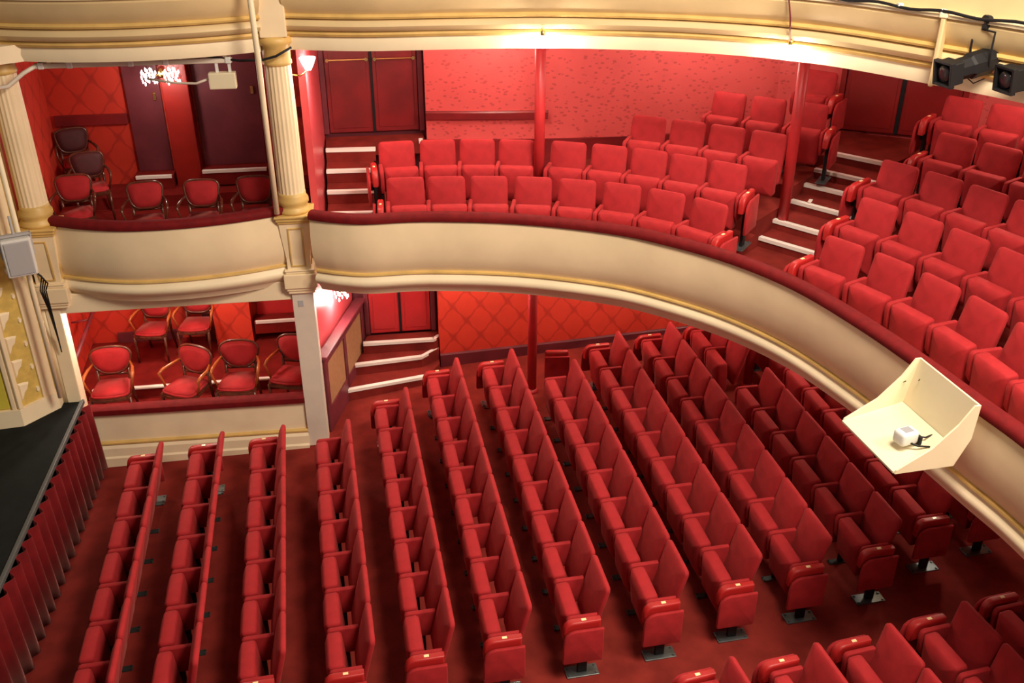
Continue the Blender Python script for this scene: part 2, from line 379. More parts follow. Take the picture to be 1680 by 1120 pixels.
bm = bmesh.new(); box(bm, -4.05, -3.14, 13.26, 13.3, 3.56, 3.70, None, 0.006); struct(obj('trim_1', bm, M_DOOR))
bm = bmesh.new(); box(bm, -1.36, -0.72, 13.26, 13.3, 3.56, 3.70, None, 0.006); struct(obj('trim_2', bm, M_DOOR))
wall('wall_pier_low', [(-2.46, 13.24), (-1.93, 13.24)], 0.22, 2.3, M_WALL_L, th=0.3)
bm = bmesh.new(); box(bm, -2.64, -2.47, 13.36, 13.54, 0.22, 2.28, None, 0.01); struct(obj('wall_recess', bm, M_MAROON))
bm = bmesh.new(); box(bm, -3.92, -3.0, 13.51, 13.55, 0.22, 0.38, None, 0.006); struct(obj('baseboard_low_box', bm, M_MAROON))
bm = bmesh.new(); box(bm, -4.0, -1.0, 12.11, 12.17, 0.205, 0.235, None, 0.006); struct(obj('trim_3', bm, M_NOSE))
t = tag(obj('handrail', (lambda b: (tube(b, [(-3.95, 11.35, 0.95), (-4.0, 13.0, 1.05)], 0.028), tube(b, [(-3.96, 11.7, 0.96), (-4.17, 11.7, 0.93)], 0.014), tube(b, [(-3.99, 12.7, 1.03), (-4.24, 12.7, 1.0)], 0.014), b)[-1])(bmesh.new()), M_MAROON, None, True), 'dull purple handrail sloping along the red side wall of the low box', 'handrail')
t = thing('handrail', 'dark maroon wooden rail fixed flat along the papered circle wall', 'handrail', (0, 0, 0))
bm = bmesh.new(); sweep(bm, [p for p in WALLC if p.x < 2.45], [(-0.045, 3.50), (-0.045, 3.59), (-0.03, 3.61), (-0.002, 3.61), (-0.002, 3.50)]); obj('rail', bm, M_DOOR, t)
# maroon partition: rail, frame and fawn panels
t = thing('low_partition', 'maroon partition with two fawn fabric panels beside the stalls steps', 'partition', (PART[0][0], PART[0][1], 0.0), math.atan2(PART[1][1] - PART[0][1], PART[1][0] - PART[0][0]))
PL = math.hypot(PART[1][0] - PART[0][0], PART[1][1] - PART[0][1])
bm = bmesh.new(); box(bm, 0, PL, 0.0, 0.05, 0.0, 1.08, None, 0.005)
for x0, x1 in ((0.0, 0.10), (0.78, 0.88), (PL - 0.14, PL)): box(bm, x0, x1, -0.03, 0.0, 0.0, 1.08, None, 0.004)
box(bm, 0.10, PL - 0.14, -0.03, 0.0, 0.0, 0.34, None, 0.004); box(bm, 0.1, PL - 0.14, -0.03, 0.0, 0.98, 1.08, None, 0.004)
obj('frame', bm, M_MAROON, t)
for x0, x1 in ((0.10, 0.78), (0.88, PL - 0.14)):
    bm = bmesh.new(); box(bm, x0, x1, -0.015, 0.002, 0.34, 0.98, None, 0.004); obj('fabric_panel', bm, M_PANEL, t)
bm = bmesh.new(); box(bm, -0.03, PL, -0.07, 0.08, 1.08, 1.13, None, 0.015); obj('top_rail', bm, M_MAROON, t)

# ------------------------------------------------------------------ staircases
def stairs(name, label, steps, loc=(0, 0, 0), nose=0.055, extra=None):
    """steps: list of (nosing start, nosing end, list of back corner points, top z, bottom z)"""
    t = thing(name, label, 'stairs', loc)
    for a, b, back, z1, z0 in steps:
        bm = bmesh.new(); prism(bm, [a, b] + back, z0, z1); s = obj('step', bm, M_CARPET, t)
        d = (Vector(b) - Vector(a)).normalized(); n = Vector((-d.y, d.x))
        A, B = Vector(a), Vector(b)
        q = [A - n * 0.012, B - n * 0.012, B + n * nose, A + n * nose]
        bm = bmesh.new(); prism(bm, [tuple(p) for p in q], z1 - 0.036, z1 + 0.006); obj('nosing_strip', bm, M_NOSE, s)
    return t
st = []
for (x0, x1, y, z) in ((-0.60, -0.02, 11.78, 2.735), (-0.60, 0.0, 12.12, 2.905), (-0.60, 0.02, 12.44, 3.075), (-0.60, 0.05, 12.8, 3.245)):
    st.append(((x0, y), (x1, y - 0.04), [(x1, 13.36), (x0, 13.36)] if z < 3.2 else [(x1, 13.02), (0.72, 13.0), (0.72, 13.36), (x0, 13.36)], z, 2.571 if z < 2.8 else z - 0.172))
t = stairs('staircase', 'red carpeted steps with white nosings below the double doors with brass bars', st)
bm = bmesh.new(); box(bm, 0.64, 0.70, 12.98, 13.10, 3.21, 3.26, None, 0.01); obj('nosing_strip', bm, M_NOSE, t)
st = [((-0.55, 11.73), (0.56, 11.96), [(0.76, 12.3), (0.76, 12.66), (-0.28, 12.66)], 0.17, 0.005),
      ((-0.44, 12.12), (0.50, 12.22), [(0.76, 12.42), (0.76, 12.66), (-0.28, 12.66)], 0.34, 0.171),
      ((-0.31, 12.42), (0.70, 12.41), [(0.77, 12.46), (0.77, 12.66), (-0.25, 12.66)], 0.51, 0.341)]
t = stairs('staircase', 'three worn maroon steps with white nosings below the stalls doors', st)
for (a, b, z) in (((0.50, 12.22), (0.76, 12.46), 0.34), ((0.70, 12.41), (0.79, 12.52), 0.51)):
    bm = bmesh.new(); d = (Vector(b) - Vector(a)).normalized(); n = Vector((-d.y, d.x)); A, B = Vector(a), Vector(b)
    prism(bm, [tuple(p) for p in (A - n * 0.012, B - n * 0.012, B + n * 0.04, A + n * 0.04)], z - 0.032, z + 0.006); obj('nosing_strip', bm, M_NOSE, t)
# aisle between the two circle blocks
NS = [((4.52, 10.36), (5.02, 9.74), 2.69), ((4.76, 10.6), (5.22, 10.02), 2.81), ((5.04, 10.98), (5.60, 10.27), 2.93), ((5.32, 11.17), (5.80, 10.60), 3.05), ((5.56, 11.32), (6.08, 10.72), 3.17), ((5.86, 11.58), (6.40, 10.98), 3.297)]
st = []
for i, (a, b, z) in enumerate(NS):
    nxt = NS[i + 1] if i < 5 else ((6.38, 12.45), (7.55, 11.75), 0)
    A, B = Vector(nxt[0]), Vector(nxt[1])
    b = tuple(Vector(b) + (Vector(b) - Vector(a)).normalized() * (0.10 if i < 5 else 0.0)); B = B + (B - A).normalized() * (0.10 if i < 4 else 0)
    d = (A - Vector(a)).normalized() * (0.05 if i < 5 else 0)
    st.append((a, b, [tuple(B + d), tuple(A + d)], z, 2.572))
t = stairs('staircase', 'aisle of red carpeted steps with white nosings climbing between the circle seat blocks', st)
bm = bmesh.new(); box(bm, -0.07, 0.09, -0.022, 0.022, 2.93, 2.936, T(5.31, 10.80, 0) @ RZ(0.95)); obj('tape_mark', bm, M_NOSE, t)

# ------------------------------------------------------------------ columns, pillars, posts
def column(label, cx, cy, low=True):
    t = thing('column', label, 'column', (cx, cy, 0))
    if low:
        bm = bmesh.new(); box(bm, -0.125, 0.125, -0.125, 0.125, 0.0 + fz(cx), 2.16, None, 0.006); lp_ = obj('lower_pillar', bm, M_WHITE, t)
        bm = bmesh.new(); box(bm, -0.06, 0.0, -0.131, -0.124, 1.98, 2.06); obj('notice', bm, M_GREYP, lp_)
    bm = bmesh.new()
    for z0, z1, h in ((2.16, 2.20, 0.155), (2.20, 2.24, 0.17), (2.24, 2.42, 0.19), (2.42, 2.45, 0.165), (2.45, 2.47, 0.175)): box(bm, -h, h, -h, h, z0, z1, None, 0.01)
    obj('pedestal_base', bm, M_CREAM, t)
    bm = bmesh.new(); prof = [(0.135, 2.47), (0.135, 2.6), (0.15, 2.75), (0.165, 2.9), (0.175, 3.05)]
    R = []
    for h, z in prof: R.append([bm.verts.new((sx * h, sy * h, z)) for sx, sy in ((-1, -1), (1, -1), (1, 1), (-1, 1))])
    for A, B in zip(R, R[1:]):
        for k in range(4): bm.faces.new((A[k], A[(k + 1) % 4], B[(k + 1) % 4], B[k]))
    bm.faces.new(R[0]); bm.faces.new(R[-1]); obj('pedestal', bm, M_CREAM, t)
    for a in (0, PI / 2, PI):
        bm = bmesh.new(); M = RZ(a)
        for x0, x1, z0, z1 in ((-0.085, -0.07, 2.52, 2.98), (0.07, 0.085, 2.52, 2.98), (-0.085, 0.085, 2.98, 2.995), (-0.085, 0.085, 2.505, 2.52)):
            vs = box(bm, x0, x1, -0.012, 0.0, z0, z1)
            for v in vs:
                v.co.y -= 0.135 + max(0, (v.co.z - 2.55)) * 0.078
            bmesh.ops.transform(bm, matrix=M, verts=vs)
        obj('panel_moulding', bm, M_GOLD, t)
    bm = bmesh.new()
    for z0, z1, h in ((3.05, 3.08, 0.19), (3.08, 3.12, 0.205), (3.12, 3.15, 0.22)): box(bm, -h, h, -h, h, z0, z1, None, 0.01)
    obj('pedestal_cap', bm, M_GOLD, t)
    bm = bmesh.new(); lathe(bm, [(0.19, 3.15), (0.195, 3.18), (0.17, 3.21), (0.16, 3.23), (0.18, 3.26), (0.18, 3.30), (0.155, 3.34), (0.155, 3.38)]); obj('shaft_base', bm, M_GOLD, t, True)
    bm = bmesh.new(); lathe(bm, [(0.15, 3.38), (0.148, 4.2), (0.14, 4.80)], n=40, flute=0.045); obj('shaft', bm, M_CREAM, t)
    bm = bmesh.new(); lathe(bm, [(0.14, 4.80), (0.155, 4.81), (0.155, 4.84), (0.145, 4.86), (0.15, 5.0), (0.18, 5.03), (0.18, 5.08), (0.16, 5.1)]); obj('capital', bm, M_GOLD, t, True)
    bm = bmesh.new(); box(bm, -0.14, 0.14, -0.14, 0.14, 5.1, 6.3, None, 0.01); obj('upper_pedestal', bm, M_CREAM, t)
    return t
column('fluted cream column on a pedestal and white pillar between boxes and circle', -0.93, 10.85)
column('fluted cream column beside the proscenium and the white loudspeaker', -3.72, 10.85, False)
t = thing('pilaster', 'cream and peach moulded pilaster between proscenium and low box', 'pilaster', (-3.80, 10.85, 0))
bm = bmesh.new(); box(bm, -0.05, 0.11, -0.1, 0.1, 0.66, 2.16, None, 0.01); obj('shaft', bm, M_CREAM2, t)
for x, r in ((-0.075, 0.03), (-0.12, 0.035)):
    bm = bmesh.new(); lathe(bm, [(r, 0.86), (r, 2.16)], (x, -0.07), 14); obj('reed', bm, M_CREAM, t, True)
bm = bmesh.new(); box(bm, -0.2, -0.05, -0.06, 0.1, 0.86, 2.16); obj('backing', bm, M_CREAM, t)
def post(label, x, y, z0, z1, zt):
    t = thing('iron_post', label, 'post', (x, y, 0))
    bm = bmesh.new(); lathe(bm, [(0.064, z0), (0.064, z1)], n=20); obj('shaft', bm, M_REDP, t, True)
    bm = bmesh.new(); lathe(bm, [(0.09, z0), (0.09, z0 + 0.03), (0.068, z0 + 0.06)], n=20); obj('foot', bm, M_REDP, t, True)
    bm = bmesh.new(); lathe(bm, [(0.066, z1 - 0.05), (0.085, z1 - 0.03), (0.085, z1)], n=20); obj('head', bm, M_REDP, t, True)
post('round red iron post between circle seats facing the papered wall', 2.02, 11.42, 2.75, 5.2, 0)
post('round red iron post beside the circle aisle steps', 4.89, 10.58, 2.70, 5.2, 0)
post('round red iron post in the stalls in front of the damask wall', 1.97, 11.48, 0.08, 2.34, 0)
post('round red iron post interrupting a stalls row beneath the circle', 4.90, 11.0, 0.19, 2.34, 0)

# ------------------------------------------------------------------ balcony fronts
def balcony(label, P, parts, cat='balcony front', name='balcony_front'):
    t = thing(name, label, cat, (0, 0, 0))
    for nm, prof, m, sm in parts:
        bm = bmesh.new(); sweep(bm, P, prof); o = obj(nm, bm, m, t)
        if sm:
            for p in o.data.polygons: p.use_smooth = len(p.vertices) == 4
            o.data.set_sharp_from_angle(angle=math.radians(40))
    return t
def rail_prof(z):
    return [(0.0, z - 0.05), (0.012, z - 0.02), (0.04, z + 0.0), (0.09, z + 0.005), (0.13, z - 0.005), (0.155, z - 0.03), (0.16, z - 0.07), (0.14, z - 0.10), (0.04, z - 0.10), (0.008, z - 0.085)]
L1 = [('panel', [(0.035, 3.155), (0.02, 3.0), (0.018, 2.86), (0.028, 2.72), (0.055, 2.62), (0.095, 2.54), (0.30, 2.54), (0.22, 2.7), (0.15, 3.155)], M_CREAM, True),
      ('gold_moulding', [(0.085, 2.545), (0.062, 2.537), (0.058, 2.52), (0.075, 2.508), (0.3, 2.50), (0.3, 2.545)], M_GOLD, True),
      ('base_moulding', [(0.085, 2.51), (0.075, 2.485), (0.045, 2.462), (0.032, 2.43), (0.04, 2.395), (0.062, 2.372), (0.075, 2.355), (0.10, 2.35), (0.108, 2.325), (0.13, 2.30), (0.15, 2.255), (0.46, 2.255), (0.46, 2.40), (0.3, 2.51)], M_CREAM2, True),
      ('velvet_rail', rail_prof(3.255), M_VELVET_D, True)]
balcony('long curved cream circle front under a dark red velvet rail', FRONT1, L1)
FBOX1 = smooth_path([(-3.80, 10.84), (-3.5, 10.70), (-3.2, 10.57), (-2.8, 10.46), (-2.4, 10.43), (-1.95, 10.46), (-1.5, 10.55), (-1.1, 10.68), (-0.92, 10.76)], 5)
L1b = [(n, [(d, z - 0.02) for d, z in p], m, s) for n, p, m, s in L1[:3]] + [('velvet_rail', rail_prof(3.235), M_VELVET_D, True)]
t = balcony('bowed cream front of the upper stage box under its velvet rail', FBOX1, L1b)
bm = bmesh.new(); box(bm, -3.75, -1.05, 10.76, 10.98, 2.06, 2.30, None, 0.01); obj('lintel', bm, M_CREAM2, t)
FBOX0 = [Vector((-3.69, 10.80)), Vector((-1.05, 10.74))]
L0 = [('panel', [(0.02, 0.64), (0.02, 0.24), (0.10, 0.24), (0.10, 0.64)], M_CREAM2, False),
      ('gold_moulding', [(0.0, 0.24), (-0.02, 0.225), (-0.02, 0.205), (0.0, 0.19), (0.1, 0.19), (0.1, 0.24)], M_GOLD, False),
      ('base_moulding', [(-0.005, 0.19), (-0.03, 0.15), (-0.035, 0.04), (-0.055, 0.02), (-0.055, -0.13), (0.1, -0.13), (0.1, 0.19)], M_CREAM2, False),
      ('velvet_rail', [(-0.035, 0.66), (-0.03, 0.71), (0.0, 0.735), (0.1, 0.735), (0.13, 0.71), (0.13, 0.64), (-0.03, 0.64)], M_VELVET_D, True)]
balcony('plain cream front of the low stage box under a dark red rail', FBOX0, L0)
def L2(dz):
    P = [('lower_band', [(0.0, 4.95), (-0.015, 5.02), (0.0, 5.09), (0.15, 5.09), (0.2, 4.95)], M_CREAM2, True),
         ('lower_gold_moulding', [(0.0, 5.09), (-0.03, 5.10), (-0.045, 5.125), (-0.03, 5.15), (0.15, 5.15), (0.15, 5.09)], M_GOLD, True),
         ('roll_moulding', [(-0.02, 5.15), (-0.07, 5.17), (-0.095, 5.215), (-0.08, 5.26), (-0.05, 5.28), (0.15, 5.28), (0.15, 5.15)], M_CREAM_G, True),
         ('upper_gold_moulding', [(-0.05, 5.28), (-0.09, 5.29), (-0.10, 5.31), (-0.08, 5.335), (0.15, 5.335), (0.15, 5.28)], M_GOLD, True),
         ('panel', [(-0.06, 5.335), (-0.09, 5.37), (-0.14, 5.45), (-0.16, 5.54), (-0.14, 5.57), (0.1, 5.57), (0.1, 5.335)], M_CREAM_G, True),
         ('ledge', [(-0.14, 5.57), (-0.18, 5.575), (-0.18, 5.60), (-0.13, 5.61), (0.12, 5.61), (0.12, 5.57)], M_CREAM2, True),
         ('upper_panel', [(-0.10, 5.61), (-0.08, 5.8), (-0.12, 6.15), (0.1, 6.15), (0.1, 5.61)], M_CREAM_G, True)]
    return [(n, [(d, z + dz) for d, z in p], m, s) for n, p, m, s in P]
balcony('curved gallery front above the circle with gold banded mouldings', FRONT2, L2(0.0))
FBOX2 = smooth_path([(-3.85, 10.82), (-3.3, 10.62), (-2.8, 10.52), (-2.3, 10.50), (-1.8, 10.56), (-1.4, 10.66), (-1.08, 10.78)], 5)
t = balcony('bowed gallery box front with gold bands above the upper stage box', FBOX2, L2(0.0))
bm = bmesh.new(); box(bm, -3.58, -1.08, 10.84, 11.0, 4.93, 5.2, None, 0.01); obj('lintel', bm, M_CREAM, t)
bm = bmesh.new(); prism(bm, [(-4.6, 10.3), (-3.75, 10.45), (-3.3, 10.72), (-3.3, 10.85), (-4.6, 10.85)], 4.95, 5.12); obj('corner_soffit', bm, M_CREAM2, t)

# ------------------------------------------------------------------ stage
slab('floor_stage', -9.0, -3.72, 2.0, 10.78, 0.60, 0.88, M_STAGE)
bm = bmesh.new(); box(bm, -3.71, -3.665, 2.0, 10.78, 0.84, 0.895, None, 0.008); struct(obj('trim_4', bm, M_GREY))
wall('wall_stage_side', [(-9, 10.98), (-4.4, 10.98)], 0.88, 6.5, M_CREAM)
# pleated apron curtain
bm = bmesh.new(); n = 420; prev = None
for i in range(n + 1):
    y = 2.0 + (10.74 - 2.0) * i / n; ph = y * 2 * PI / 0.21 + 0.8 * math.sin(y * 3.1)
    x = -3.64 + 0.035 * math.sin(ph); x2 = -3.62 + 0.05 * math.sin(ph + 0.3)
    row = [bm.verts.new((x, y, 0.845)), bm.verts.new(((x + x2) / 2, y, 0.4)), bm.verts.new((x2, y, -0.10))]
    if prev:
        for a in range(2): bm.faces.new((prev[a], row[a], row[a + 1], prev[a + 1]))
    prev = row
o = obj('stage_apron_curtain', bm, M_CURT, None, True); tag(o, 'pleated dark red curtain hanging along the front of the black stage', 'curtain')
md = o.modifiers.new('thickness', 'SOLIDIFY'); md.thickness = 0.006
# proscenium pier
t = thing('proscenium_pier', 'yellow and cream proscenium pier with a strip of carved leaves, on the black stage', 'proscenium', (0, 0, 0))
P1, P2, P3 = Vector((-4.22, 10.28)), Vector((-3.90, 10.64)), Vector((-3.90, 10.95))
foot = [(-5.6, 10.12), tuple(P1), tuple(P2), tuple(P3), (-5.6, 10.95)]
bm = bmesh.new(); prism(bm, foot, 0.88, 1.10); obj('plinth', bm, M_CREAM2, t)
ins = [(-5.6, 10.17), (-4.24, 10.32), (-3.94, 10.66), (-3.94, 10.95), (-5.6, 10.95)]
bm = bmesh.new(); prism(bm, ins, 1.10, 6.6); obj('shaft', bm, M_YELLOW, t)
d2 = (Vector(ins[2]) - Vector(ins[1])).normalized(); L_ = (Vector(ins[2]) - Vector(ins[1])).length
MP = Matrix.Translation((ins[1][0], ins[1][1], 0)) @ RZ(math.atan2(d2.y, d2.x))
bm = bmesh.new(); box(bm, 0.30, L_ + 0.005, -0.03, 0.01, 1.10, 6.5, MP, 0.008); obj('border_moulding', bm, M_CREAM, t)
bm = bmesh.new(); box(bm, -0.02, 0.035, -0.04, 0.01, 1.10, 6.5, MP, 0.012); obj('edge_moulding', bm, M_CREAM, t)
d1 = (Vector(ins[1]) - Vector(ins[0])).normalized(); MQ = Matrix.Translation((ins[0][0], ins[0][1], 0)) @ RZ(math.atan2(d1.y, d1.x)); L1_ = (Vector(ins[1]) - Vector(ins[0])).length
bm = bmesh.new(); box(bm, L1_ - 0.07, L1_ - 0.02, -0.03, 0.01, 1.10, 6.5, MQ, 0.01); obj('edge_moulding', bm, M_CREAM, t)
bm = bmesh.new(); box(bm, L1_ - 0.45, L1_ - 0.09, -0.012, 0.01, 1.12, 6.5, MQ, 0.004); obj('yellow_panel', bm, M_YELLOW2, t)
for k in range(17):
    z = 1.16 + k * 0.30
    for kind in (0, 1):
        bm = bmesh.new()
        if kind == 0:
            pts = [(0.045, 0), (0.08, 0.05), (0.10, 0.10), (0.155, 0.14), (0.185, 0.21), (0.14, 0.225), (0.09, 0.235), (0.05, 0.24), (0.045, 0.13)]
        else:
            pts = [(0.245, 0.06), (0.26, 0.03), (0.285, 0.055), (0.29, 0.09), (0.27, 0.115), (0.25, 0.10)]
        A = [bm.verts.new(MP @ Vector((x, 0.0, z + q))) for x, q in pts]
        c = [sum(x for x, q in pts) / len(pts), sum(q for x, q in pts) / len(pts)]
        B = [bm.verts.new(MP @ Vector((c[0] + (x - c[0]) * 0.75, -0.022, z + c[1] + (q - c[1]) * 0.75))) for x, q in pts]
        for i in range(len(A)): bm.faces.new((A[i], A[(i + 1) % len(A)], B[(i + 1) % len(A)], B[i]))
        bm.faces.new(B); obj('carved_leaf' if kind == 0 else 'carved_bud', bm, M_CREAM2, t)

# ================================================================== THE SEATS
MB_back = bmesh.new(); pillow(MB_back, 0.512, 0.61, 0.060, 0.045, T(0.226, 0, 0.585) @ RY(0.235), taper=0.0, bulge=0.016, tb=0.20)
MB_circ = bmesh.new(); pillow(MB_circ, 0.500, 0.60, 0.066, 0.05, T(0.226, 0, 0.585) @ RY(0.235), taper=0.15, bulge=0.018, tb=0.10)
ME_circ = bpy.data.meshes.new('backrest'); bmesh.ops.recalc_face_normals(MB_circ, faces=MB_circ.faces); MB_circ.to_mesh(ME_circ); MB_circ.free(); ME_circ.materials.append(M_VELVET)
for p_ in ME_circ.polygons: p_.use_smooth = True
SEATS = {}
ARM = [(0.19, 0.634), (-0.06, 0.634), (-0.085, 0.626), (-0.098, 0.605), (-0.102, 0.55), (-0.09, 0.40), (-0.05, 0.34), (0.15, 0.34), (0.19, 0.42)]
PAD = [(0.20, 0.655), (-0.06, 0.655), (-0.10, 0.645), (-0.135, 0.61), (-0.15, 0.55), (-0.15, 0.46), (-0.11, 0.45), (-0.09, 0.50), (0.20, 0.52)]
PANEL = [(0.215, 0.60), (-0.05, 0.60), (-0.10, 0.585), (-0.14, 0.545), (-0.16, 0.46), (-0.165, 0.23), (-0.15, 0.215), (0.205, 0.215), (0.215, 0.23)]
def proto():
    t = thing('theatre_chair', 'x', 'theatre seat')
    obj('backrest', MB_back, M_VELVET, t, True)
    bm = bmesh.new(); pillow(bm, 0.434, 0.43, 0.145, 0.03, T(-0.024, -0.030, 0.428) @ RY(-0.08), bulge=0.020, tb=0.05); obj('seat_cushion', bm, M_VELVET, t, True)
    bm = bmesh.new(); prism_xz(bm, ARM, 0.199, 0.249, 0.012, 3); o_ = obj('armrest', bm, M_VELVET, t, True); o_.data.set_sharp_from_angle(angle=math.radians(50))
    bm = bmesh.new(); box(bm, 0.01, 0.09, 0.212, 0.242, 0.012, 0.36, None, 0.006); obj('pedestal', bm, M_BLACK, t)
    bm = bmesh.new(); box(bm, -0.09, 0.19, 0.192, 0.262, 0.0, 0.014, None, 0.004)
    for x in (-0.075, 0.175):
        for y in (0.205, 0.249): lathe(bm, [(0.009, 0.014), (0.009, 0.024)], (x, y), 8)
    obj('floor_plate', bm, M_PLATE_D, t)
    return t
def end_parts(t, side):
    s = 1 if side > 0 else -1; q = 0.23
    if s < 0:
        bm = bmesh.new(); prism_xz(bm, ARM, -0.295, -0.255, 0.012, 3); o_ = obj('armrest', bm, M_VELVET, t, True); o_.data.set_sharp_from_angle(angle=math.radians(50))
        q = 0.265
    bm = bmesh.new(); y0, y1 = sorted((s * (q + 0.045), s * (q + 0.125)))
    prism_xz(bm, PAD, y0, y1, 0.022, 4); a = obj('end_armrest', bm, M_LEATHER, t, True); a.data.set_sharp_from_angle(angle=math.radians(50))
    bm = bmesh.new(); box(bm, 0.02, 0.065, (y0 + y1) / 2 - 0.014, (y0 + y1) / 2 + 0.014, 0.652, 0.659, None, 0.002); obj('number_plate', bm, M_PLATE, a)
    bm = bmesh.new(); y0, y1 = sorted((s * (q + 0.145), s * (q + 0.18)))
    prism_xz(bm, PANEL, y0, y1, 0.010, 2); o_ = obj('end_panel', bm, M_VELVET, t, True); o_.data.set_sharp_from_angle(angle=math.radians(50))
    bm = bmesh.new(); box(bm, 0.0, 0.09, s * (q + 0.085) - 0.02, s * (q + 0.085) + 0.02, 0.012, 0.52, None, 0.006)
    box(bm, 0.02, 0.07, min(s * (q + 0.1), s * (q + 0.15)), max(s * (q + 0.1), s * (q + 0.15)), 0.36, 0.44); obj('pedestal', bm, M_BLACK, t)
    bm = bmesh.new(); yc = s * (q + 0.085); box(bm, -0.11, 0.20, yc - 0.07, yc + 0.07, 0.0, 0.014, None, 0.004)
    for x in (-0.085, 0.175):
        for y in (-0.045, 0.045): lathe(bm, [(0.012, 0.014), (0.012, 0.026)], (x, yc + y), 8)
    obj('floor_plate', bm, M_STEEL, t)
base = proto()
def variant(s1, s2):
    key = (s1, s2)
    if key not in SEATS:
        if key == (0, 0): SEATS[key] = (base, False)
        else:
            r = dup(base, (0, 0, 0), 0, 'x')
            if s1: end_parts(r, 1)
            if s2: end_parts(r, -1)
            SEATS[key] = (r, False)
    return SEATS[key]
def place_seat(x, y, z, r, label, group, ends=(0, 0), sy=1.0, back=None):
    t, used = variant(*ends)
    if not used:
        SEATS[ends] = (t, True); t.location = (x, y, z); t.rotation_euler = (0, 0, r); t['label'] = label; t['group'] = group; t.scale = (1, sy, 1)
        return t
    d = dup(t, (x, y, z), r, label, group); d.scale = (1, sy, 1)
    if back:
        for c in d.children:
            if c.name.startswith('backrest'): c.data = back
    return d
# stalls rows: back-top start point, number, first index, which ends
ROWS = [(-2.63, 9.86, 0.045, range(0, 7), 1, 1), (-1.95, 9.94, 0.045, range(0, 7), 1, 1), (-1.25, 9.94, 0.055, range(0, 7), 1, 1),
        (-0.497, 9.909, 0.058, range(0, 7), 0, 1), (0.216, 10.503, 0.048, range(0, 8), 1, 1), (0.908, 11.112, 0.045, range(0, 9), 1, 1),
        (1.647, 11.202, 0.045, range(0, 9), 1, 1), (2.399, 10.761, 0.054, range(0, 8), 0, 1), (3.129, 11.38, 0.052, range(0, 9), 1, 1),
        (3.89, 11.494, 0.048, range(0, 9), 1, 1), (4.63, 11.616, 0.056, [0, 1, 3, 4, 5, 6, 7, 8], 1, 1),
        (5.44, 11.42, 0.05, range(0, 8), 0, 1), (6.2, 10.0, 0.05, range(0, 5), 0, 1)]
S = 0.52
for k, (X, Y, b, idx, e1, e2) in enumerate(ROWS):
    idx = list(idx); L = math.hypot(b, 1); tx, ty = b / L, -1 / L; r = math.atan2(tx, -ty)
    for j, i in enumerate(idx):
        px, py = X + b * i * S, Y - i * S
        ox, oy = px + tx * 0.235 + ty * 0.295, py + ty * 0.235 - tx * 0.295
        last = j == len(idx) - 1
        where = ('first from the far wall' if j == 0 else 'last before the cross aisle' if last else ORD[j] + ' from the far wall')
        place_seat(ox, oy, fz(ox), r, 'red velvet tip-up seat, %s, %s stalls row from the stage' % (where, ORD[k]), 'stalls seats across the hall', (1 if (j == 0 and e1) else 0, 1 if (last and e2) else 0))
# the near stalls block across the aisle
NEAR = [(2.68, 5.60, 2, 8), (3.43, 5.62, 3, 9), (4.13, 5.72, 3, 10), (4.90, 5.85, 3, 11), (5.68, 5.98, 3, 12)]
for X, Y, n, k in NEAR:
    b = 0.12; L = math.hypot(b, 1); tx, ty = b / L, -1 / L; r = math.atan2(tx, -ty)
    for i in range(n):
        px, py = X + b * i * S, Y - i * S
        ox, oy = px + tx * 0.235 + ty * 0.295, py + ty * 0.235 - tx * 0.295
        place_seat(ox, oy, fz(ox), r, 'red velvet seat, %s row across the cross aisle, %s' % (ORD[k - 8], 'at its end panel' if i == 0 else ORD[i] + ' from the aisle'), 'stalls seats beyond the cross aisle', (1 if i == 0 else 0, 0))
CIRC = {'A': [(0.35, 10.64, 1.539), (0.81, 10.61, 1.487), (1.28, 10.55, 1.415), (1.76, 10.45, 1.320), (2.22, 10.30, 1.200), (2.66, 10.10, 1.051), (3.05, 9.82, 0.874), (3.39, 9.48, 0.678)],
        'B': [(0.31, 11.48, 1.608), (0.79, 11.48, 1.516), (1.25, 11.43, 1.420), (1.70, 11.34, 1.323), (2.28, 11.17, 1.17), (2.72, 10.98, 1.08), (3.13, 10.74, 1.0), (3.51, 10.46, 0.94), (3.87, 10.15, 0.875)],
        'C': [(3.34, 11.52, 1.043), (3.75, 11.26, 0.977), (4.14, 10.98, 0.913), (4.53, 10.665, 0.852)],
        'D': [(4.45, 11.84, 0.905), (4.86, 11.52, 0.905), (5.27, 11.20, 0.905)],
        'E': [(5.72, 12.06, 0.75)],
        'a': [(4.32, 8.24, 0.540), (4.57, 7.78, 0.430), (4.75, 7.31, 0.315), (4.88, 6.82, 0.200), (4.96, 6.32, 0.086), (4.97, 5.81, -0.024)],
        'b': [(4.91, 8.78, 0.510), (5.14, 8.33, 0.436), (5.33, 7.86, 0.363), (5.50, 7.38, 0.293), (5.64, 6.87, 0.226)],
        'c': [(5.44, 9.40, 0.546), (5.69, 8.97, 0.477), (5.90, 8.52, 0.407), (6.08, 8.06, 0.338)],
        'd': [(6.26, 9.70, 0.597), (6.52, 9.28, 0.545), (6.76, 8.84, 0.488), (6.97, 8.39, 0.427)],
        'e': [(6.83, 10.55, 0.688), (7.16, 10.14, 0.688), (7.49, 9.74, 0.688)]}
ROWN = ['front', 'second', 'third', 'fourth', 'back']
